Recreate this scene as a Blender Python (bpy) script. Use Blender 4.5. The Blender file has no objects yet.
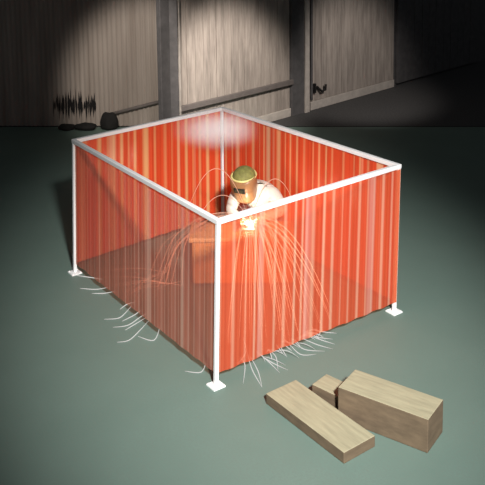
import bpy, bmesh, math, random
from mathutils import Vector, Matrix
random.seed(7)
S = bpy.context.scene
COL = S.collection
PI = math.pi

# ------------------------------------------------------------------ helpers
def mat_new(name):
    m = bpy.data.materials.new(name); m.use_nodes = True
    nt = m.node_tree; nt.nodes.clear()
    out = nt.nodes.new('ShaderNodeOutputMaterial')
    return m, nt, out

def N(nt, kind, **kw):
    n = nt.nodes.new(kind)
    for k, v in kw.items():
        if k in n.inputs: n.inputs[k].default_value = v
        else: setattr(n, k, v)
    return n

def math_n(nt, op, a, b=None, c=None, clamp=False):
    n = nt.nodes.new('ShaderNodeMath'); n.operation = op; n.use_clamp = clamp
    for i, v in enumerate((a, b, c)):
        if v is None: continue
        if isinstance(v, (int, float)): n.inputs[i].default_value = v
        else: nt.links.new(v, n.inputs[i])
    return n.outputs[0]

def mix_col(nt, fac, a, b):
    n = nt.nodes.new('ShaderNodeMix'); n.data_type = 'RGBA'
    for sock, v in ((n.inputs[0], fac), (n.inputs[6], a), (n.inputs[7], b)):
        if isinstance(v, (int, float)): sock.default_value = v
        elif isinstance(v, tuple): sock.default_value = (*v[:3], 1)
        else: nt.links.new(v, sock)
    return n.outputs[2]

def mat_solid(name, col, rough=0.5, metal=0.0, var=0.12, scale=8.0, stretch=(1, 1, 1), bump=0.0, spec=0.4):
    """principled surface with a little procedural mottling"""
    m, nt, out = mat_new(name)
    tc = N(nt, 'ShaderNodeTexCoord')
    mp = N(nt, 'ShaderNodeMapping'); mp.inputs['Scale'].default_value = stretch
    nt.links.new(tc.outputs['Object'], mp.inputs[0])
    nz = N(nt, 'ShaderNodeTexNoise', Scale=scale, Detail=5.0, Roughness=0.6)
    nt.links.new(mp.outputs[0], nz.inputs['Vector'])
    lo = tuple(max(0, c * (1 - var)) for c in col); hi = tuple(min(1, c * (1 + var)) for c in col)
    f = math_n(nt, 'MULTIPLY_ADD', nz.outputs['Fac'], 2.4, -0.7, True)
    c = mix_col(nt, f, lo, hi)
    b = N(nt, 'ShaderNodeBsdfPrincipled', Roughness=rough, Metallic=metal)
    b.inputs['Specular IOR Level'].default_value = spec
    nt.links.new(c, b.inputs['Base Color'])
    if bump:
        bp = N(nt, 'ShaderNodeBump', Strength=bump, Distance=0.01)
        nt.links.new(nz.outputs['Fac'], bp.inputs['Height']); nt.links.new(bp.outputs[0], b.inputs['Normal'])
    nt.links.new(b.outputs[0], out.inputs[0])
    return m

def mat_emit(name, col, strength):
    m, nt, out = mat_new(name)
    e = N(nt, 'ShaderNodeEmission', Strength=strength); e.inputs[0].default_value = (*col, 1)
    nt.links.new(e.outputs[0], out.inputs[0])
    return m

def tag(o, label=None, cat=None, group=None, kind=None):
    if label: o['label'] = label
    if cat: o['category'] = cat
    if group: o['group'] = group
    if kind: o['kind'] = kind
    return o

def link(name, bm, mat, parent=None, smooth=False, bevel=0.0, inv=False):
    me = bpy.data.meshes.new(name)
    bmesh.ops.recalc_face_normals(bm, faces=bm.faces)
    bm.to_mesh(me); bm.free()
    for p in me.polygons: p.use_smooth = smooth
    for mm in (mat if isinstance(mat, (list, tuple)) else [mat]): me.materials.append(mm)
    o = bpy.data.objects.new(name, me); COL.objects.link(o)
    if parent is not None:
        o.parent = parent
    if bevel:
        b = o.modifiers.new('bevel', 'BEVEL'); b.width = bevel; b.segments = 2; b.limit_method = 'ANGLE'
    return o

def empty(name, loc=(0, 0, 0), rz=0):
    e = bpy.data.objects.new(name, None); COL.objects.link(e)
    e.location = loc; e.rotation_euler = (0, 0, rz); e.empty_display_size = 0.1
    return e

def box(bm, c, s, M=None):
    """axis box centred c, full size s, optional matrix"""
    vs = []
    for dx in (-.5, .5):
        for dy in (-.5, .5):
            for dz in (-.5, .5):
                v = Vector((c[0] + dx * s[0], c[1] + dy * s[1], c[2] + dz * s[2]))
                vs.append(bm.verts.new(M @ v if M else v))
    for f in ((0, 1, 3, 2), (4, 6, 7, 5), (0, 4, 5, 1), (2, 3, 7, 6), (0, 2, 6, 4), (1, 5, 7, 3)):
        bm.faces.new([vs[i] for i in f])
    return vs

def tube(bm, pts, r, n=8, cap=True):
    """tube along points; r a number or list of radii"""
    pts = [Vector(p) for p in pts]
    rs = r if isinstance(r, (list, tuple)) else [r] * len(pts)
    rings = []
    ref = None
    for i, p in enumerate(pts):
        t = (pts[min(i + 1, len(pts) - 1)] - pts[max(i - 1, 0)])
        t = t.normalized() if t.length > 1e-9 else Vector((0, 0, 1))
        if ref is None:
            ref = Vector((0, 0, 1)) if abs(t.z) < .9 else Vector((1, 0, 0))
        a = t.cross(ref); a = a.normalized() if a.length > 1e-6 else t.orthogonal().normalized()
        b = a.cross(t).normalized(); ref = b if False else ref
        rings.append([bm.verts.new(p + (a * math.cos(2 * PI * k / n) + b * math.sin(2 * PI * k / n)) * rs[i]) for k in range(n)])
    for i in range(len(rings) - 1):
        for k in range(n):
            bm.faces.new((rings[i][k], rings[i][(k + 1) % n], rings[i + 1][(k + 1) % n], rings[i + 1][k]))
    if cap:
        bm.faces.new(rings[0][::-1]); bm.faces.new(rings[-1])

def ellipsoid(bm, c, r, M=None, seg=20, rings=12):
    res = bmesh.ops.create_uvsphere(bm, u_segments=seg, v_segments=rings, radius=1.0)
    T = Matrix.Translation(c) @ (M.to_4x4() if M else Matrix.Identity(4)) @ Matrix.Diagonal((*r, 1))
    bmesh.ops.transform(bm, matrix=T, verts=res['verts'])
    return res['verts']

# ------------------------------------------------------------------ camera
cam_d = bpy.data.cameras.new('camera'); cam = bpy.data.objects.new('camera', cam_d); COL.objects.link(cam)
fw = Vector((-0.79749742, 0.58921527, -0.12970435)); r2 = Vector((0.59536416, 0.8033795, -0.0110861)); u2 = Vector((-0.09766972, 0.08606246, 0.99149071))
cam.matrix_world = Matrix(((r2.x, u2.x, -fw.x, 5.4425267), (r2.y, u2.y, -fw.y, -3.7417671), (r2.z, u2.z, -fw.z, 4.1499004), (0, 0, 0, 1)))
cam_d.sensor_width = 36; cam_d.lens = 840.776 * 36 / 485; cam_d.shift_y = -241.87 / 485
cam_d.clip_end = 200
S.camera = cam

# ------------------------------------------------------------------ materials
m_white = mat_solid('white_paint', (.86, .85, .84), .35, var=.04)
m_plate = mat_solid('white_plate', (.88, .88, .87), .4, var=.04)

def floor_mat():
    m, nt, out = mat_new('painted_concrete')
    tc = N(nt, 'ShaderNodeTexCoord')
    n1 = N(nt, 'ShaderNodeTexNoise', Scale=1.1, Detail=6.0, Roughness=.6); nt.links.new(tc.outputs['Object'], n1.inputs['Vector'])
    n2 = N(nt, 'ShaderNodeTexNoise', Scale=45.0, Detail=3.0, Roughness=.7); nt.links.new(tc.outputs['Object'], n2.inputs['Vector'])
    c = mix_col(nt, math_n(nt, 'MULTIPLY_ADD', n1.outputs['Fac'], 2.0, -.5, True), (.118, .182, .152), (.150, .222, .188))
    c = mix_col(nt, math_n(nt, 'MULTIPLY_ADD', n2.outputs['Fac'], 3.0, -1.0, True), c, (.138, .192, .163))
    b = N(nt, 'ShaderNodeBsdfPrincipled', Roughness=.55); b.inputs['Specular IOR Level'].default_value = .25
    nt.links.new(c, b.inputs['Base Color'])
    bp = N(nt, 'ShaderNodeBump', Strength=.25, Distance=.004); nt.links.new(n2.outputs['Fac'], bp.inputs['Height']); nt.links.new(bp.outputs[0], b.inputs['Normal'])
    nt.links.new(b.outputs[0], out.inputs[0])
    return m
m_floor = floor_mat()
m_asphalt = mat_solid('dark_yard_floor', (.065, .063, .062), .8, var=.35, scale=30)
m_seam = mat_solid('black_joint', (.006, .006, .006), .9)

def corrugated_mat():
    m, nt, out = mat_new('beige_corrugated_sheet')
    tc = N(nt, 'ShaderNodeTexCoord')
    mp = N(nt, 'ShaderNodeMapping'); mp.inputs['Scale'].default_value = (6, 6, .5); nt.links.new(tc.outputs['Object'], mp.inputs[0])
    n1 = N(nt, 'ShaderNodeTexNoise', Scale=1.0, Detail=6.0); nt.links.new(mp.outputs[0], n1.inputs['Vector'])
    c = mix_col(nt, math_n(nt, 'MULTIPLY_ADD', n1.outputs['Fac'], 2.6, -.8, True), (.30, .25, .21), (.44, .38, .33))
    b = N(nt, 'ShaderNodeBsdfPrincipled', Roughness=.6); nt.links.new(c, b.inputs['Base Color'])
    nt.links.new(b.outputs[0], out.inputs[0])
    return m
m_corr = corrugated_mat()
m_board = mat_solid('weathered_boards', (.36, .31, .27), .8, var=.3, scale=2.2, stretch=(7, 7, .8), bump=.3)
m_jamb = mat_solid('pale_jamb', (.50, .45, .40), .7, var=.15)
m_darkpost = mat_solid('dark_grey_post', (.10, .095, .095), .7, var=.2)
m_darkmetal = mat_solid('black_iron', (.03, .028, .027), .5, metal=.5)
m_rail = mat_solid('brown_grey_rail', (.15, .13, .12), .7, var=.15)
m_sack = mat_solid('black_sack', (.015, .014, .013), .9, var=.3, bump=.5)
m_soot = mat_solid('black_soot', (.012, .011, .011), .95, var=.4)

def curtain_mat(name, seed, period, red, stripe, pale, alpha, tint, wide_lo, sheen_w, through=.3):
    m, nt, out = mat_new(name)
    uv = N(nt, 'ShaderNodeUVMap'); uv.uv_map = 'metres'
    sep = N(nt, 'ShaderNodeSeparateXYZ'); nt.links.new(uv.outputs[0], sep.inputs[0])
    u = math_n(nt, 'ADD', sep.outputs[0], seed * 3.71)
    # pleat highlights painted as stripes, slightly irregularly spaced
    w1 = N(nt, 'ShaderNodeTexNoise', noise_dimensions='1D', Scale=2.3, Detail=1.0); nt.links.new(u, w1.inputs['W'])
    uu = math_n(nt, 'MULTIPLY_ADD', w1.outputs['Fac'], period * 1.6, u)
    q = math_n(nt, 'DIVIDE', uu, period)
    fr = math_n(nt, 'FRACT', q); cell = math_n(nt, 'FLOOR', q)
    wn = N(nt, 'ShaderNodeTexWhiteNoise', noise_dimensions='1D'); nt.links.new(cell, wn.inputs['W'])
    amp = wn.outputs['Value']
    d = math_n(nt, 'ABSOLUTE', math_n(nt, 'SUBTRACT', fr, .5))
    width = math_n(nt, 'MULTIPLY_ADD', amp, .10, sheen_w)
    sheen = math_n(nt, 'SUBTRACT', 1.0, math_n(nt, 'DIVIDE', d, width), None, True)
    sheen = math_n(nt, 'SMOOTH_MIN', sheen, 0.75, .2)
    sheen = math_n(nt, 'MULTIPLY', math_n(nt, 'MULTIPLY_ADD', amp, .75, .40), sheen, None, True)
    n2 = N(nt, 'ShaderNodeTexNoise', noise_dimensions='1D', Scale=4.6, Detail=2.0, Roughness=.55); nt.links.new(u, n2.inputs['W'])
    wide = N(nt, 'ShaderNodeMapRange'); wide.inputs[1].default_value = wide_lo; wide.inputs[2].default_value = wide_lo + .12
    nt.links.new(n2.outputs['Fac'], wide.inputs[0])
    n3 = N(nt, 'ShaderNodeTexNoise', noise_dimensions='1D', Scale=38.0, Detail=2.0); nt.links.new(u, n3.inputs['W'])
    base = mix_col(nt, math_n(nt, 'MULTIPLY_ADD', n3.outputs['Fac'], 2.2, -.6, True), red, tuple(c * f for c, f in zip(red, (.86, .72, .7))))
    c = mix_col(nt, sheen, base, stripe)
    c = mix_col(nt, math_n(nt, 'MULTIPLY', wide.outputs[0], .6), c, pale)  # broad light reflections painted into the film colour as pale bands
    df = N(nt, 'ShaderNodeBsdfDiffuse'); tl = N(nt, 'ShaderNodeBsdfTranslucent')
    nt.links.new(c, df.inputs[0]); nt.links.new(c, tl.inputs[0])
    m1 = N(nt, 'ShaderNodeMixShader'); m1.inputs[0].default_value = through
    nt.links.new(df.outputs[0], m1.inputs[1]); nt.links.new(tl.outputs[0], m1.inputs[2])
    tr = N(nt, 'ShaderNodeBsdfTransparent'); tr.inputs[0].default_value = (*tint, 1)
    m2 = N(nt, 'ShaderNodeMixShader')
    a = math_n(nt, 'ADD', alpha, math_n(nt, 'MULTIPLY', math_n(nt, 'MAXIMUM', sheen, wide.outputs[0]), (1 - alpha) * .3), None, True)
    nt.links.new(a, m2.inputs[0]); nt.links.new(tr.outputs[0], m2.inputs[1]); nt.links.new(m1.outputs[0], m2.inputs[2])
    gl = N(nt, 'ShaderNodeBsdfGlossy', Roughness=.25); gl.inputs[0].default_value = (1, 1, 1, 1)
    m3 = N(nt, 'ShaderNodeMixShader'); m3.inputs[0].default_value = .03
    nt.links.new(m2.outputs[0], m3.inputs[1]); nt.links.new(gl.outputs[0], m3.inputs[2])
    nt.links.new(m3.outputs[0], out.inputs[0])
    return m

# ------------------------------------------------------------------ setting: floor and walls
SL = Vector((-8.934, 1.448)); SR = Vector((-4.020, 7.570))          # joint in the floor running across the hall
sd = (SR - SL).normalized(); sn = Vector((-sd.y, sd.x))             # sn points away from the camera
bm = bmesh.new()
a0 = SL - sd * 14; b0 = SR + sd * 16
for p in (a0, b0): pass
pts = [a0, b0, b0 - sn * 22, a0 - sn * 22]
bm.faces.new([bm.verts.new((p.x, p.y, 0)) for p in pts])
bmesh.ops.subdivide_edges(bm, edges=bm.edges, cuts=6, use_grid_fill=True)
fl = link('floor', bm, m_floor); tag(fl, kind='structure')
fl['label'] = 'grey green painted concrete floor'
bm = bmesh.new()
pts = [a0 + sn * .05, b0 + sn * .05, b0 + sn * 22, a0 + sn * 22]
bm.faces.new([bm.verts.new((p.x, p.y, 0)) for p in pts])
o = link('floor_yard', bm, m_asphalt); tag(o, kind='structure')
bm = bmesh.new()
pts = [a0, b0, b0 + sn * .05, a0 + sn * .05]
bm.faces.new([bm.verts.new((p.x, p.y, 0)) for p in pts])
o = link('trim_1', bm, m_seam); tag(o, kind='structure')

# left wall: corrugated sheet standing along the joint
def along(P, d, nrm):
    """matrix whose x runs along a wall, y out of the wall towards the hall, z up"""
    return Matrix(((d.x, nrm.x, 0, P.x), (d.y, nrm.y, 0, P.y), (0, 0, 1, 0), (0, 0, 0, 1)))
LW = SL + sn * .08
ML = along(LW - sd * 9, sd, -sn)
LWlen = 9 + 2.98
bm = bmesh.new()
n = int((LWlen + 10) / .018); rows = []
for i in range(n + 1):
    x = -10 + (LWlen + 10) * i / n; y = .014 * math.sin(2 * PI * x / .085)
    rows.append((bm.verts.new((x, y, 0)), bm.verts.new((x, y, 5.2))))
for i in range(n): bm.faces.new((rows[i][0], rows[i + 1][0], rows[i + 1][1], rows[i][1]))
wl = link('wall_left', bm, m_corr, smooth=True); wl.matrix_world = ML; tag(wl, kind='structure')

# black soot streaks on the corrugated wall (thin crust, follows the sheet)
bm = bmesh.new()
for i in range(46):
    x = 9.97 + .78 * (i / 46) + random.uniform(-.01, .01); zc = .40 + random.uniform(-.06, .06); h = random.uniform(.10, .34) * (1.0 - .5 * abs(i / 46 - .4))
    y = .014 * math.sin(2 * PI * x / .085) + .008
    w = random.uniform(.006, .016)
    vs = [bm.verts.new(v) for v in ((x - w * .2, y, zc - h), (x + w, y, zc - h * .3), (x + w, y, zc + h * .3), (x, y, zc + h * .8), (x - w, y, zc + h * .2), (x - w, y, zc - h * .4))]
    bm.faces.new(vs)
o = link('trim_2', bm, m_soot); o.matrix_world = ML; tag(o, kind='structure')
o.modifiers.new('thick', 'SOLIDIFY').thickness = .004

# wall with the wooden doors
P0 = Vector((-5.864, 2.933)); P1 = Vector((-6.696, 9.229))
dd = (P1 - P0).normalized(); dn = Vector((dd.y, -dd.x))
MD = along(P0, dd, dn)
bm = bmesh.new(); box(bm, (9.0, -.14, 2.6), (17.6, .2, 5.2))
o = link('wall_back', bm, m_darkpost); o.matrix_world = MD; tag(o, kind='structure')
# return wall (dark pilaster) between the two walls
CA = Vector((-5.87, 3.08)); CB = Vector((-7.15, 3.86)); cdir = (CB - CA).normalized(); MC = along(CA, cdir, Vector((cdir.y, -cdir.x)))
bm = bmesh.new(); box(bm, (.75, .10, 2.6), (1.48, .2, 5.2))
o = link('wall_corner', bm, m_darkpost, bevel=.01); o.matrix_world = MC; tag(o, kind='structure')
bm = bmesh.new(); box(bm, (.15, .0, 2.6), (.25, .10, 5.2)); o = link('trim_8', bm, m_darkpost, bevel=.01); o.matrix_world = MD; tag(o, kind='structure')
# boarded wall panel
def boards(name, x0, x1, z0, z1, mat, w=.16, y=0.0, parent=None, M=MD):
    bm = bmesh.new(); x = x0; k = 0
    while x < x1 - .02:
        ww = min(w * random.uniform(.85, 1.15), x1 - x)
        box(bm, (x + ww / 2 - .003, y + random.uniform(-.004, .004), (z0 + z1) / 2), (ww - .008, .06, z1 - z0)); x += ww
    o = link(name, bm, mat, parent, bevel=.004)
    if parent is None: o.matrix_world = M
    return o
o = boards('wall_boards', .395, 3.04, .16, 5.2, m_board); tag(o, kind='structure')
bm = bmesh.new(); box(bm, (1.68, .01, .08), (2.72, .09, .155)); o = link('baseboard_back', bm, m_jamb, bevel=.008); o.matrix_world = MD; tag(o, kind='structure')
bm = bmesh.new(); box(bm, (.335, .03, 2.6), (.11, .12, 5.2)); o = link('trim_3', bm, m_jamb, bevel=.006); o.matrix_world = MD; tag(o, kind='structure')
bm = bmesh.new(); box(bm, (3.22, .02, 2.6), (.34, .10, 5.2)); o = link('trim_4', bm, m_darkpost, bevel=.006); o.matrix_world = MD; tag(o, kind='structure')
bm = bmesh.new(); box(bm, (3.46, .03, 2.6), (.12, .12, 5.2)); o = link('trim_5', bm, m_jamb, bevel=.006); o.matrix_world = MD; tag(o, kind='structure')
# bumper rail along the boards, running down over the corrugated sheet
bm = bmesh.new(); box(bm, (1.72, .09, .66), (2.66, .05, .095))
for x in (.5, 1.6, 2.7): box(bm, (x, .05, .66), (.06, .05, .06))
o = link('trim_6', bm, m_rail, bevel=.01); o.matrix_world = MD; tag(o, kind='structure')
bm = bmesh.new(); tube(bm, [(10.9, .05, .20), (11.4, .05, .33), (11.9, .05, .46)], .03)
o = link('trim_7', bm, m_rail, smooth=True); o.matrix_world = ML; tag(o, kind='structure')
# door
door = empty('door_1'); door.matrix_world = MD; tag(door, kind='structure')
boards('door_leaf', 3.60, 6.25, .17, 5.2, m_board, parent=door)
bm = bmesh.new(); box(bm, (4.92, .01, .085), (2.65, .09, .16)); link('bottom_rail', bm, m_jamb, door, bevel=.006)
bm = bmesh.new(); box(bm, (3.62, .045, 2.7), (.05, .03, 5.0)); link('edge_strip', bm, m_darkpost, door, bevel=.004)
bm = bmesh.new(); box(bm, (3.72, .045, .42), (.16, .03, .05)); tube(bm, [(3.78, .06, .42), (3.86, .10, .34), (3.95, .11, .36), (3.97, .10, .46)], .024)
box(bm, (3.70, .05, .42), (.05, .05, .18))
link('door_handle', bm, m_darkmetal, door)
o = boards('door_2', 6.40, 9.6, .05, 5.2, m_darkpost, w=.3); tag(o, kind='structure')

# dark lumps lying at the foot of the corrugated wall
def lump(x, y, rx, ry, rz, seed, label):
    bm = bmesh.new(); vs = ellipsoid(bm, (0, 0, 0), (rx, ry, rz), seg=24, rings=14)
    rr = random.Random(seed)
    ph = [rr.uniform(0, 6) for _ in range(6)]
    for v in bm.verts:
        f = 1 + .13 * math.sin(9 * v.co.x / rx * .5 + ph[0]) * math.cos(5 * v.co.y / ry * .5 + ph[1]) + .07 * math.sin(8 * v.co.z / rz * .5 + ph[2])
        v.co *= f; v.co.z = max(v.co.z, -rz * .7)
    mz = min(v.co.z for v in bm.verts)
    for v in bm.verts: v.co.z -= mz
    o = link('sack', bm, m_sack, smooth=True); o.matrix_world = ML @ Matrix.Translation((x, y, .002))
    tag(o, label, 'sack', 'dark sacks at the wall')
lump(10.25, .24, .16, .12, .055, 1, 'small flat black sack at the foot of the corrugated wall, leftmost of three')
lump(10.60, .26, .19, .12, .075, 2, 'low black sack by the corrugated wall, between the flat one and the tall lump')
lump(11.0, .22, .15, .12, .19, 3, 'taller black lumpy sack by the corrugated wall, nearest the dark corner post')

# ------------------------------------------------------------------ booth frame
H = 1.5; RW = .043
# feet and top corners of the four posts (the frame stands a little out of plumb)
feet = {'F': (-.042, -.014), 'L': (-2.738, -.030), 'R': (.002, 2.099), 'B': (-2.890, 2.072)}
tops = {'F': (.035, -.020), 'L': (-2.763, .030), 'R': (-.011, 2.150), 'B': (-2.872, 2.068)}
def corner(k, z):
    return Vector(feet[k]).lerp(Vector(tops[k]), z / H).to_3d() + Vector((0, 0, z))
FO = Vector((-1.4, 1.05, 0))
frame = empty('booth_frame', FO)
tag(frame, 'white steel tube frame carrying the red welding curtains on four posts', 'frame')
for k in feet:
    hw = .0175
    bm = bmesh.new(); vs = []
    for z in (.012, H - RW):
        c = corner(k, z) - FO
        vs.append([bm.verts.new(c + Vector((sx * hw, sy * hw, 0))) for sx, sy in ((-1, -1), (1, -1), (1, 1), (-1, 1))])
    for i in range(4): bm.faces.new((vs[0][i], vs[0][(i + 1) % 4], vs[1][(i + 1) % 4], vs[1][i]))
    bm.faces.new(vs[0]); bm.faces.new(vs[1])
    po = link('post', bm, m_white, frame, bevel=.005)
    c = corner(k, 0) - FO
    bm = bmesh.new(); box(bm, (c.x, c.y, .006), (.118, .118, .012))
    for sx in (-1, 1):
        for sy in (-1, 1):
            res = bmesh.ops.create_cone(bm, cap_ends=True, segments=6, radius1=.008, radius2=.008, depth=.008)
            bmesh.ops.translate(bm, verts=res['verts'], vec=(c.x + sx * .045, c.y + sy * .045, .016))
    link('base_plate', bm, m_plate, po)
def rail(a, b, ext, dz):
    A = corner(a, H) - FO; B = corner(b, H) - FO; d = (B - A).normalized(); n_ = Vector((-d.y, d.x, 0))
    M = Matrix(((d.x, n_.x, 0, A.x), (d.y, n_.y, 0, A.y), (0, 0, 1, 0), (0, 0, 0, 1))); L = (B - A).length
    bm = bmesh.new(); box(bm, (L / 2, 0, H - A.z - RW / 2 + A.z + dz), (L + ext, RW, RW), M @ Matrix.Translation((0, 0, 0)))
    link('top_rail', bm, m_white, frame, bevel=.005)
rail('L', 'F', RW, 0); rail('F', 'R', -RW, 0); rail('B', 'R', RW, 0); rail('L', 'B', -RW, 0)

# ------------------------------------------------------------------ curtains
def curtain(a, b, mat, label, amp, period, seed, zb=.112, out=0.0):
    L = (corner(b, H) - corner(a, H)).length
    rr = random.Random(seed); ph = [rr.uniform(0, 6.28) for _ in range(4)]
    bm = bmesh.new(); uvl = bm.loops.layers.uv.new('metres')
    s0, s1 = .03, L - .03 + out * 1.3; n = int((s1 - s0) / .012); zs = [H - RW, 1.36, 1.0, .6, .3, zb]
    grid = []
    for i in range(n + 1):
        s = s0 + (s1 - s0) * i / n; col = []
        for z in zs:
            A = corner(a, z); B = corner(b, z); d = (B - A).normalized(); nn = Vector((-d.y, d.x, 0))
            g = .6 + .4 * (H - z) / H
            y = amp * g * (math.sin(2 * PI * s / period + ph[0] + 1.1 * math.sin(2.2 * s + ph[1])) + .45 * math.sin(2 * PI * s / (period * 2.7) + ph[2]))
            y *= min(1, (s - s0) / .12, (s1 - s) / .12)
            p = A.lerp(B, s / L) + nn * (y - out * min(1, s / L * 1.6))
            if z == zb: p.z += .003 * math.sin(2 * PI * s / .23 + ph[3])
            col.append((bm.verts.new(p), s, p.z))
        grid.append(col)
    for i in range(n):
        for j in range(len(zs) - 1):
            q = (grid[i][j], grid[i + 1][j], grid[i + 1][j + 1], grid[i][j + 1])
            f = bm.faces.new([t[0] for t in q])
            for lp, t in zip(f.loops, q): lp[uvl].uv = (t[1], t[2])
    o = link('welding_curtain', bm, mat, smooth=True)
    tag(o, label, 'curtain', 'welding curtains of the booth')
    return o
RED = (.86, .085, .03)
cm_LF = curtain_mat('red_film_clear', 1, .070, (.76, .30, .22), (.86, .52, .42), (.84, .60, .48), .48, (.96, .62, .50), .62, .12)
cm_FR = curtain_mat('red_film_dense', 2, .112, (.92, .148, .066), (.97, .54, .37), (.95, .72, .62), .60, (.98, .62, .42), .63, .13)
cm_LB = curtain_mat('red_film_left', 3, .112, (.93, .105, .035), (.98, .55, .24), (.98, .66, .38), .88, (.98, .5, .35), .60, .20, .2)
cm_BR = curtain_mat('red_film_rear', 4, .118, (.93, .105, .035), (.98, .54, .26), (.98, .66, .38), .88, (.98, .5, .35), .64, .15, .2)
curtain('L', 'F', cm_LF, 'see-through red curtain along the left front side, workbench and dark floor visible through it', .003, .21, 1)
curtain('F', 'R', cm_FR, 'orange-red curtain with painted highlight stripes along the right front side, sparks spraying out under its hem', .004, .22, 2, out=.026)
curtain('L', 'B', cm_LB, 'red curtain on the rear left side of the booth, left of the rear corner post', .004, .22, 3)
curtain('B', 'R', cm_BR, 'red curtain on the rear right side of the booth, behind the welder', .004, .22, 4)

# ------------------------------------------------------------------ work bench (local frame: x = to the right, y = away, z up)
er = Vector((.595, .804, 0)).normalized(); eb = Vector((-er.y, er.x, 0))
MB = Matrix(((er.x, eb.x, 0, -1.34), (er.y, eb.y, 0, 1.23), (0, 0, 1, 0), (0, 0, 0, 1)))
def LP(a, b, z): return MB @ Vector((a, b, z))
m_bench = mat_solid('orange_tan_panel', (.62, .30, .10), .6, var=.12, scale=3, stretch=(1, 1, 6))
m_benchtop = mat_solid('tan_worktop', (.70, .42, .20), .5, var=.12)
m_steel = mat_solid('bare_steel', (.45, .44, .43), .35, metal=.8)
bench = empty('work_bench'); bench.matrix_world = MB
tag(bench, 'low orange-tan box-shaped work bench in front of the kneeling welder', 'bench')
bm = bmesh.new(); box(bm, (0, .21, .265), (1.06, .40, .47)); link('cabinet', bm, m_bench, bench, bevel=.02)
bm = bmesh.new(); box(bm, (0, .205, .525), (1.12, .45, .05)); link('worktop', bm, m_benchtop, bench, bevel=.012)
for sx in (-.45, .45):
    for sy in (.06, .36):
        bm = bmesh.new(); box(bm, (sx, sy, .015), (.07, .07, .03)); link('foot', bm, m_darkmetal, bench)
for sx in (-.265, .265):
    bm = bmesh.new(); box(bm, (sx, .004, .40), (.48, .02, .12)); dr = link('drawer', bm, m_bench, bench, bevel=.005)
    bm = bmesh.new(); tube(bm, [(sx - .06, -.005, .41), (sx - .05, -.03, .41), (sx + .05, -.03, .41), (sx + .06, -.005, .41)], .007); link('handle', bm, m_steel, dr)
bm = bmesh.new(); box(bm, (0, 0, .006), (.36, .18, .012)); box(bm, (.06, .0, .03), (.012, .16, .04))
o = link('steel_workpiece', bm, m_steel, bevel=.002); o.matrix_world = MB @ Matrix.Translation((.09, .25, .551))
tag(o, 'small steel plate being welded on the bench top under the bright arc', 'workpiece')

# ------------------------------------------------------------------ welder
def skin_mesh(name, joints, edges, root, sub=2):
    """joints: {key: (pos, radius or (rx, ry))}"""
    me = bpy.data.meshes.new(name); keys = list(joints)
    me.from_pydata([joints[k][0] for k in keys], [(keys.index(a), keys.index(b)) for a, b in edges], [])
    o = bpy.data.objects.new(name, me); COL.objects.link(o)
    o.modifiers.new('skin', 'SKIN').use_smooth_shade = True
    for i, k in enumerate(keys):
        r = joints[k][1]; r = r if isinstance(r, tuple) else (r, r)
        me.skin_vertices[0].data[i].radius = r
        me.skin_vertices[0].data[i].use_root = (k == root)
    s = o.modifiers.new('sub', 'SUBSURF'); s.levels = sub; s.render_levels = sub
    bpy.context.view_layer.update()
    dg = bpy.context.evaluated_depsgraph_get()
    me2 = bpy.data.meshes.new_from_object(o.evaluated_get(dg)); me2.name = name
    bpy.data.objects.remove(o)
    o = bpy.data.objects.new(name, me2); COL.objects.link(o)
    for p in me2.polygons: p.use_smooth = True
    return o
m_skin = mat_solid('skin', (.60, .36, .26), .5, var=.06)
m_jacket = mat_solid('white_jacket_cloth', (.60, .54, .46), .8, var=.10, scale=14, bump=.4)
m_trouser = mat_solid('grey_trousers', (.10, .10, .12), .85, var=.2)
m_boot = mat_solid('brown_boot', (.07, .04, .025), .6)
m_glove = mat_solid('leather_glove', (.66, .50, .34), .8, var=.12)
m_helmet = mat_solid('brown_helmet', (.30, .15, .065), .35, var=.15)
m_cap = mat_solid('olive_cap', (.19, .18, .05), .75, var=.3, scale=22)
m_band = mat_solid('yellow_band', (.78, .66, .26), .5, var=.1)
m_lens = mat_solid('dark_lens', (.02, .03, .02), .1, spec=.7)

person = empty('person', tuple(LP(.20, .70, 0)))
tag(person, 'kneeling welder in a white jacket and brown face shield bending over the bench', 'person')
def pl(a, b, z): return tuple(LP(a, b, z) - person.location)

J = {}
def j(k, a, b, z, r): J[k] = (pl(a, b, z), r)
j('pelvis', .27, .74, .50, .135); j('waist', .28, .71, .62, (.125, .13)); j('chest', .17, .64, .78, (.145, .15)); j('neckbase', .10, .575, .89, .085)
j('neck', .07, .53, .925, .058); j('head', .03, .475, .975, .095); j('crown', .02, .46, 1.035, .075); j('jaw', .01, .425, .915, .06)
j('shR', -.045, .60, .845, .068); j('elR', -.13, .44, .665, .047); j('wrR', -.03, .345, .625, .033)
j('shL', .34, .60, .82, .078); j('elL', .45, .43, .665, .052); j('wrL', .23, .33, .625, .033)
j('palR', .00, .325, .615, .032); j('palL', .18, .31, .615, .032)
j('hipR', .17, .73, .46, .10); j('knR', .05, .60, .085, .062); j('anR', .05, .93, .065, .042); j('toR', .06, 1.02, .05, .035)
j('hipL', .37, .70, .46, .10); j('knL', .42, .52, .085, .062); j('anL', .30, .83, .065, .042); j('toL', .27, .90, .05, .035)
E_ = [('pelvis', 'waist'), ('waist', 'chest'), ('chest', 'neckbase'), ('neckbase', 'neck'), ('neck', 'head'), ('head', 'crown'), ('head', 'jaw'),
      ('chest', 'shR'), ('shR', 'elR'), ('elR', 'wrR'), ('wrR', 'palR'), ('chest', 'shL'), ('shL', 'elL'), ('elL', 'wrL'), ('wrL', 'palL'),
      ('pelvis', 'hipR'), ('hipR', 'knR'), ('knR', 'anR'), ('anR', 'toR'), ('pelvis', 'hipL'), ('hipL', 'knL'), ('knL', 'anL'), ('anL', 'toL')]
covered = {'pelvis', 'waist', 'chest', 'neckbase', 'shR', 'elR', 'shL', 'elL', 'hipR', 'hipL', 'knR', 'knL'}
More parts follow.
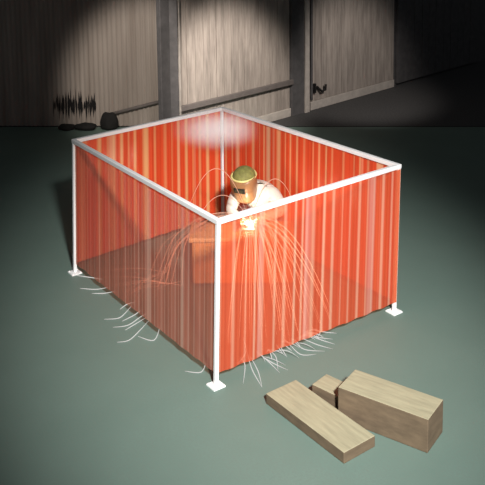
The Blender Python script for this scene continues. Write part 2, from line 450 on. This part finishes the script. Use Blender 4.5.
JB = {k: (v[0], tuple(x * ((.62 if k in ('pelvis', 'waist', 'hipR', 'hipL') else .80) if k in covered else 1) for x in (v[1] if isinstance(v[1], tuple) else (v[1],) * 2))) for k, v in J.items()}
body = skin_mesh('body', JB, E_, 'pelvis'); body.data.materials.append(m_skin); body.parent = person
def garment(name, keys, grow, mat, root, over=None):
    jj = {k: (J[k][0], tuple(x * grow + .012 for x in (J[k][1] if isinstance(J[k][1], tuple) else (J[k][1],) * 2))) for k in keys}
    if over: jj.update(over)
    ee = [e for e in E_ if e[0] in jj and e[1] in jj]
    o = skin_mesh(name, jj, ee, root); o.data.materials.append(mat); o.parent = person
    return o
garment('jacket', ['pelvis', 'waist', 'chest', 'neckbase', 'neck', 'shR', 'elR', 'wrR', 'shL', 'elL', 'wrL'], 1.14, m_jacket, 'chest', {'pelvis': (pl(.272, .735, .43), (.150, .150))})
garment('trousers', ['waist', 'pelvis', 'hipR', 'knR', 'anR', 'hipL', 'knL', 'anL'], 1.06, m_trouser, 'pelvis', {'waist': (pl(.275, .725, .58), (.125, .125))})
for a, t in (('anR', 'toR'), ('anL', 'toL')):
    bm = bmesh.new(); A = Vector(J[a][0]); T = Vector(J[t][0]); d = (T - A).normalized()
    q = d.to_track_quat('X', 'Z').to_matrix()
    ellipsoid(bm, A + d * .07, (.13, .050, .048), q); ellipsoid(bm, A - d * .01, (.07, .054, .056), q)
    link('boot', bm, m_boot, person, smooth=True)
# gloves: palm, four bent fingers of different length and a thumb closing on what they hold
def glove(w, p, side):
    W = Vector(J[w][0]); Pm = Vector(J[p][0]); d = (Pm - W).normalized()
    dn_ = Vector((0, 0, -1)); sdv = d.cross(dn_).normalized() * side
    g = {'c': (tuple(W - (W - Vector(J['el' + w[-1]][0])).normalized() * .05), (.052, .052)), 'w': (tuple(W), (.044, .042)), 'm': (tuple(W + d * .045), (.040, .030)), 'k': (tuple(W + d * .085), (.044, .026))}
    e = [('c', 'w'), ('w', 'm'), ('m', 'k')]
    o = skin_mesh('glove', g, e, 'w'); o.data.materials.append(m_glove); o.parent = person
    for f, (off, ln) in enumerate(((-.030, .072), (-.010, .082), (.011, .077), (.030, .060))):
        b0 = W + d * .075 + sdv * off
        p1 = W + d * .105 + sdv * off; p2 = p1 + (d * .75 + dn_ * .65).normalized() * ln * .42; p3 = p2 + (d * .1 + dn_).normalized() * ln * .34; p4 = p3 + (dn_ * .7 - d * .7).normalized() * ln * .25
        ff = skin_mesh('finger', {'a': (tuple(b0), .012), 'b': (tuple(p1), .012), 'c': (tuple(p2), .0115), 'd': (tuple(p3), .0105), 'e': (tuple(p4), .009)}, [('a', 'b'), ('b', 'c'), ('c', 'd'), ('d', 'e')], 'a', 1)
        ff.data.materials.append(m_glove); ff.parent = o
    t0 = W + d * .035 - sdv * .022; t1 = W + d * .055 - sdv * .055 + dn_ * .015; t2 = t1 + (d * .8 + dn_ * .6).normalized() * .035; t3 = t2 + (d * .5 + dn_ * .6 + sdv * .6).normalized() * .028
    th = skin_mesh('thumb', {'a': (tuple(t0), .016), 'b': (tuple(t1), .0135), 'c': (tuple(t2), .012), 'd': (tuple(t3), .0095)}, [('a', 'b'), ('b', 'c'), ('c', 'd')], 'a', 1)
    th.data.materials.append(m_glove); th.parent = o
glove('wrR', 'palR', 1); glove('wrL', 'palL', -1)
# face shield, cap, lens and band, built in the head's own frame
hc = Vector(J['head'][0]) + Vector((0, 0, .005))
lf = (er * -.34 + eb * -.86 + Vector((0, 0, -.30))).normalized()       # where the head looks
lr = lf.cross(Vector((0, 0, 1))).normalized(); lu = lr.cross(lf).normalized()
HM = Matrix(((lf.x, lr.x, lu.x, hc.x), (lf.y, lr.y, lu.y, hc.y), (lf.z, lr.z, lu.z, hc.z), (0, 0, 0, 1)))
bm = bmesh.new(); g = []
for iv in range(15):
    v = iv / 14; row = []
    for iu in range(25):
        az = math.radians(-108 + 216 * iu / 24)
        z = .105 - .295 * v
        rx = (.150 if v < .55 else .150 - .035 * ((v - .55) / .45)) * (1 - .28 * max(0, (.22 - v) / .22) ** 2)
        ry = .140 - .030 * max(0, v - .45) / .55
        ca, sa = math.cos(az), math.sin(az)
        n_ = 2.6; k = (abs(ca) ** n_ + abs(sa) ** n_) ** (-1 / n_)
        row.append(bm.verts.new(HM @ Vector((rx * k * ca + .01, ry * k * sa, z))))
    g.append(row)
for iv in range(14):
    for iu in range(24): bm.faces.new((g[iv][iu], g[iv][iu + 1], g[iv + 1][iu + 1], g[iv + 1][iu]))
hel = link('face_shield', bm, m_helmet, person, smooth=True); sol = hel.modifiers.new('thick', 'SOLIDIFY'); sol.thickness = .006
bm = bmesh.new(); box(bm, (.158, 0, .00), (.016, .125, .062), HM); lens = link('lens_frame', bm, m_darkmetal, hel, bevel=.004)
bm = bmesh.new(); box(bm, (.167, 0, .00), (.004, .10, .042), HM); link('lens', bm, m_lens, hel)
bm = bmesh.new(); vs = ellipsoid(bm, (-.01, 0, .06), (.142, .130, .118), seg=28, rings=16)
bmesh.ops.bisect_plane(bm, geom=bm.verts[:] + bm.edges[:] + bm.faces[:], plane_co=(0, 0, .035), plane_no=(0, 0, 1), clear_inner=True)
bmesh.ops.transform(bm, matrix=HM, verts=bm.verts); cap = link('cap', bm, m_cap, person, smooth=True); cap.modifiers.new('thick', 'SOLIDIFY').thickness = .006
bm = bmesh.new(); ring = [HM @ Vector((-.01 + .145 * math.cos(t), .133 * math.sin(t), .085 + .02 * math.cos(t))) for t in [2 * PI * k / 28 for k in range(29)]]
tube(bm, ring, .011, cap=False); link('head_band', bm, m_band, person, smooth=True)

bm = bmesh.new(); ellipsoid(bm, Vector(pl(.055, .47, .865)), (.085, .075, .075)); link('collar', bm, m_jacket, person, smooth=True)

# torch held in the right glove, its nozzle at the arc
ARC = LP(.088, .25, .60)
m_hot = mat_emit('arc_white', (1.0, .92, .80), 45.0)
torch = empty('welding_torch', tuple(ARC)); tag(torch, 'black welding torch in the welder\'s right glove, nozzle at the arc', 'torch')
rel = lambda p: tuple(Vector(p) - ARC)
hp = LP(.0, .325, .605); h2 = LP(-.11, .37, .63)
bm = bmesh.new(); tube(bm, [rel(h2), rel(LP(-.05, .345, .612)), rel(hp)], .016); link('handle', bm, m_darkmetal, torch, smooth=True)
bm = bmesh.new(); tube(bm, [rel(hp), rel(LP(.05, .285, .63)), rel(ARC + Vector((0, 0, .022)))], [.011, .010, .007]); link('nozzle', bm, m_steel, torch, smooth=True)
bm = bmesh.new(); ellipsoid(bm, (0, 0, 0), (.05, .05, .03))
for k in range(18):
    t = random.uniform(0, 2 * PI); e_ = random.uniform(-.1, .55); ln = random.uniform(.05, .11)
    dv = Vector((math.cos(t) * math.cos(e_), math.sin(t) * math.cos(e_), math.sin(e_)))
    tube(bm, [dv * .02, dv * ln], [.008, .0008], 6)
o = link('welding_arc', bm, m_hot, smooth=True); o.location = ARC; tag(o, 'blinding white welding arc on the steel plate in front of the welder', 'arc')

# ------------------------------------------------------------------ sparks
m_sp_or = mat_emit('spark_orange', (1.0, .50, .34), .95)
m_sp_pe = mat_emit('spark_peach', (1.0, .80, .66), 1.9)
m_sp_wh = mat_emit('spark_white', (1.0, .96, .92), .75)
def spark(pts, r, mat, label, group):
    n = len(pts); rs = [max(.0007, r * math.sin(PI * (.10 + .86 * i / (n - 1)))) for i in range(n)]
    c = Vector(pts[len(pts) // 2]); bm = bmesh.new(); tube(bm, [Vector(p) - c for p in pts], rs, 5)
    o = link('spark', bm, mat, smooth=True); o.location = c; tag(o, label, 'spark', group)
def fall(p0, p1, apex, n=16):
    """ballistic path from p0 to p1 rising apex above p0"""
    p0 = Vector(p0); p1 = Vector(p1); h0 = apex; h1 = p0.z + apex - p1.z
    t0 = math.sqrt(max(h0, 1e-4)); t1 = math.sqrt(max(h1, 1e-4)); out = []
    for i in range(n + 1):
        f = i / n; t = -t0 + (t0 + t1) * f; p = p0.lerp(p1, f); p.z = p0.z + apex - t * t; out.append(p)
    return out
def smooth_path(ps, n=5):
    ps = [Vector(p) for p in ps]; out = []
    for i in range(len(ps) - 1):
        a = ps[max(i - 1, 0)]; b = ps[i]; c = ps[i + 1]; d = ps[min(i + 2, len(ps) - 1)]
        for k in range(n):
            t = k / n; out.append(.5 * ((2 * b) + (c - a) * t + (2 * a - 5 * b + 4 * c - d) * t * t + (3 * b - a - 3 * c + d) * t ** 3))
    out.append(ps[-1]); return out
rs_ = random.Random(21)
# fountain falling in front of the bench towards the right front curtain
L1, G1 = 'thin pale spark falling from the arc behind the right front curtain', 'sparks falling in front of the bench'
for k in range(34):
    land = Vector((rs_.uniform(-.62, -.10), rs_.uniform(.42, 1.40), .01))
    spark(fall(ARC, land, rs_.uniform(.03, .22)), rs_.uniform(.0018, .0034), m_sp_pe, L1, G1)
L2, G2 = 'long spark bowing out to the right of the arc behind the curtain', 'sparks bowing out to the right'
for (ex, ey, ap) in ((-.30, 1.52, .10), (-.36, 1.60, .13), (-.22, 1.46, .07)):
    spark(fall(ARC, (ex, ey, .01), ap), .0048, m_sp_pe, L2, G2)
# looping sparks seen above the front rails
loops = [(LP(-.60, .10, .72), .64, 'tall looping spark arching up to the left of the welder'),
         (LP(-.52, .02, .62), .36, 'lower looping spark arching left of the welder below the taller loop'),
         (LP(.58, .42, .72), .46, 'curved spark arching up to the right of the welder\'s back')]
for q, ap, lb in loops: spark(fall(ARC, q, ap, 26), .0036, m_sp_or, lb, None)
# sparks running down the left end of the bench and skipping over the floor
L3, G3 = 'faint spark tumbling down the left of the bench and skidding over the floor', 'sparks left of the bench'
for k in range(12):
    kn = Vector((rs_.uniform(-2.15, -1.65), rs_.uniform(.50, .82), .012)); top = LP(rs_.uniform(-.62, -.40), rs_.uniform(.02, .3), rs_.uniform(.58, .66))
    mid = top.lerp(kn, .5) + Vector((-.02, -.03, .10))
    end = Vector((rs_.uniform(-2.6, -1.7), rs_.uniform(.10, .26), .012))
    pts = fall(ARC, top, .12, 8)[:-1] + smooth_path([top, mid, kn], 4) + smooth_path([kn, kn.lerp(end, .45) + Vector((0, 0, .04)), end], 4)[1:]
    spark(pts, rs_.uniform(.002, .0032), m_sp_or, L3, G3)
# streaks on the floor outside
left = [[[-2.664,-.053],[-2.526,.046],[-2.396,.136]],[[-2.359,-.153],[-2.234,-.029],[-2.197,.092]],[[-2.18,-.103],[-2.103,-.003],[-2.071,.108]],[[-1.619,-.252],[-1.552,-.134],[-1.597,-.032],[-1.698,.102]],[[-1.699,-.033],[-1.747,.072],[-1.74,.149]],[[-1.429,-.255],[-1.374,-.122],[-1.437,.046],[-1.464,.141]],[[-1.477,-.131],[-1.508,.019],[-1.553,.123]],[[-1.164,-.353],[-1.127,-.247],[-1.221,-.076],[-1.332,.087]],[[-1.138,-.146],[-.984,-.063],[-1.168,.113]],[[-.378,-.109],[-.28,-.007],[-.383,.115]],[[-1.309,-.19],[-1.349,-.059],[-1.39,.075]]]
right = [[[-.184,.321],[-.31,.503],[-.52,.625]],[[.218,.277],[-.047,.372],[-.304,.511]],[[-.264,.402],[-.134,.361],[.086,.176]],[[-.254,.575],[-.06,.56],[.15,.527]],[[-.156,.568],[-.008,.576],[.157,.611]],[[-.214,.682],[-.067,.657],[.116,.532]],[[-.236,.793],[-.067,.738]],[[-.191,.851],[-.055,.834]],[[-.214,.906],[.027,.859],[.115,.973]],[[-.213,.965],[-.014,.941],[.127,1.07]],[[-.194,1.047],[-.011,1.084],[.146,1.15]],[[-.201,1.126],[-.029,1.174],[.095,1.222]],[[-.216,1.165],[-.092,1.18],[.02,1.267]],[[-.215,1.226],[-.113,1.299],[-.036,1.369]],[[-.226,1.123],[-.223,1.246],[-.134,1.242],[-.09,1.153]],[[-.177,.676],[-.063,.608]],[[-.187,.801],[-.007,.735]],[[-.222,.482],[.01,.395],[.218,.277]]]
for grp, lb, g_ in ((left, 'white spark streak on the floor below the left front curtain', 'spark streaks left of the booth'), (right, 'white spark streak on the floor below the right front curtain', 'spark streaks right of the booth')):
    for l in grp:
        spark(smooth_path([(p[0], p[1], .008) for p in l], 5), .0042, m_sp_wh, lb, g_)

# short tufts of sparks bouncing off the floor under the hem
for k in range(16):
    y0 = rs_.uniform(.55, 1.15); p = Vector((rs_.uniform(-.24, -.12), y0, .01)); q = p + Vector((rs_.uniform(.10, .24), rs_.uniform(-.10, .14), 0)); q.z = .01
    spark(fall(p, q, rs_.uniform(.01, .05), 8), .0036, m_sp_wh, 'short white spark bouncing out from under the right front hem', 'spark tufts under the hem')

# ------------------------------------------------------------------ welding fume hanging in the rear corner
def fume():
    m, nt, out = mat_new('pale_fume')
    tc = N(nt, 'ShaderNodeTexCoord')
    g = N(nt, 'ShaderNodeVectorMath', operation='LENGTH'); nt.links.new(tc.outputs['Object'], g.inputs[0])
    f = math_n(nt, 'SUBTRACT', 1.0, g.outputs['Value'], None, True)
    nz = N(nt, 'ShaderNodeTexNoise', Scale=2.0, Detail=2.0); nt.links.new(tc.outputs['Object'], nz.inputs['Vector'])
    d = math_n(nt, 'MULTIPLY', math_n(nt, 'MULTIPLY', f, f), math_n(nt, 'MULTIPLY_ADD', nz.outputs['Fac'], 1.2, .4))
    d = math_n(nt, 'MULTIPLY', d, FUME)
    v = N(nt, 'ShaderNodeVolumePrincipled'); v.inputs['Color'].default_value = (.98, .98, .98, 1); v.inputs['Anisotropy'].default_value = -.45
    nt.links.new(d, v.inputs['Density']); nt.links.new(v.outputs[0], out.inputs['Volume'])
    bm = bmesh.new(); ellipsoid(bm, (0, 0, 0), (1, 1, 1), seg=20, rings=12)
    o = link('welding_fume', bm, m); o.location = (-2.50, 1.74, 1.36); o.scale = (.62, .26, .28); o.rotation_euler = (0, 0, math.radians(54))
    tag(o, 'pale welding fume hanging below the rear top corner of the booth', 'fume', kind='stuff')
FUME = 8.0
fume()
def arc_glow():  # smoke puff added to give the arc a soft glow
    m, nt, out = mat_new('arc_glow_puff')
    tc = N(nt, 'ShaderNodeTexCoord')
    g = N(nt, 'ShaderNodeVectorMath', operation='LENGTH'); nt.links.new(tc.outputs['Object'], g.inputs[0])
    f = math_n(nt, 'SUBTRACT', 1.0, g.outputs['Value'], None, True)
    d = math_n(nt, 'MULTIPLY', math_n(nt, 'POWER', f, 2.0), 1.6)
    v = N(nt, 'ShaderNodeVolumePrincipled'); v.inputs['Color'].default_value = (.97, .97, .97, 1)
    nt.links.new(d, v.inputs['Density']); nt.links.new(v.outputs[0], out.inputs['Volume'])
    bm = bmesh.new(); ellipsoid(bm, (0, 0, 0), (1, 1, 1), seg=20, rings=12)
    o = link('arc_glow_puff', bm, m); o.location = ARC + Vector((0, 0, .05)); o.scale = (.26, .26, .2)
    tag(o, 'added smoke puff making the glow around the bright arc on the bench', 'smoke', kind='stuff')
arc_glow()

# ------------------------------------------------------------------ timber in the foreground
m_wood_top = mat_solid('pale_timber', (.33, .305, .20), .75, var=.16, scale=3, stretch=(1.5, 12, 12), bump=.25)
m_wood_shade = mat_solid('timber_shaded_side', (.14, .10, .062), .85, var=.25, scale=6, stretch=(1, 1, 3))  # darker timber for all side faces, their shade put into the colour
def timber(cx, cy, rz, L, W, Hh, label, name='timber_block', boards_=1, z=.001):
    bm = bmesh.new()
    for k in range(boards_):
        w = W / boards_; box(bm, (0, -W / 2 + w * (k + .5), Hh / 2), (L, w - (.006 if boards_ > 1 else 0), Hh))
    o = link(name, bm, [m_wood_top, m_wood_shade], bevel=.006)
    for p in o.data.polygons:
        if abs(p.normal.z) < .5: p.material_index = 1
    o.location = (cx, cy, z); o.rotation_euler = (0, 0, rz)
    tag(o, label, 'timber', 'timber blocks in the foreground')
timber(1.218, .76, .33, .75, .30, .27, 'tallest pale timber block in the right foreground, shade painted onto its side facing left')
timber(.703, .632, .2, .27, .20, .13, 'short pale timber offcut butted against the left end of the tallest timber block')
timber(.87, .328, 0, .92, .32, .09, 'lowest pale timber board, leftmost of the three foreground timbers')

# ------------------------------------------------------------------ light
def area(name, loc, tgt, size, power, col):
    l = bpy.data.lights.new(name, 'AREA'); l.size = size; l.energy = power; l.color = col
    o = bpy.data.objects.new(name, l); COL.objects.link(o); o.location = loc
    o.rotation_euler = (Vector(tgt) - Vector(loc)).to_track_quat('-Z', 'Y').to_euler(); return o
def spot(name, loc, tgt, power, col, ang, blend=.8, soft=.3):
    l = bpy.data.lights.new(name, 'SPOT'); l.energy = power; l.color = col; l.spot_size = math.radians(ang); l.spot_blend = blend; l.shadow_soft_size = soft
    o = bpy.data.objects.new(name, l); COL.objects.link(o); o.location = loc
    o.rotation_euler = (Vector(tgt) - Vector(loc)).to_track_quat('-Z', 'Y').to_euler(); return o
spot('hall_lamp', (8.2, -3.6, 7.2), (-.15, .75, .35), 12500, (1, .98, .96), 30, 1.0, .35)
spot('wall_lamp', (-3.4, .6, 3.4), (-7.15, 3.55, .85), 720, (1, .92, .84), 35, .5, .25)
spot('wall_lamp', (-2.8, 3.2, 3.4), (-6.1, 4.5, .8), 1050, (1, .92, .85), 40, .7, .25)
spot('wall_lamp', (-2.6, 6.2, 3.4), (-6.2, 7.6, .5), 460, (1, .93, .88), 46, .8, .25)
pt = bpy.data.lights.new('arc_light', 'POINT'); pt.energy = 3; pt.color = (1, .82, .62); pt.shadow_soft_size = .03
o = bpy.data.objects.new('arc_light', pt); COL.objects.link(o); o.location = ARC + Vector((0, 0, .10))

w = bpy.data.worlds.new('world'); S.world = w; w.use_nodes = True
w.node_tree.nodes['Background'].inputs[0].default_value = (.85, .92, 1, 1); w.node_tree.nodes['Background'].inputs[1].default_value = .05

S.view_settings.view_transform = 'Standard'; S.view_settings.look = 'None'; S.view_settings.exposure = 0; S.view_settings.gamma = 1
S.view_settings.use_curve_mapping = False
try:
    S.cycles.use_denoising = True; S.cycles.transparent_max_bounces = 24; S.cycles.max_bounces = 12; S.cycles.volume_bounces = 6; S.cycles.sample_clamp_indirect = 4
except Exception: pass
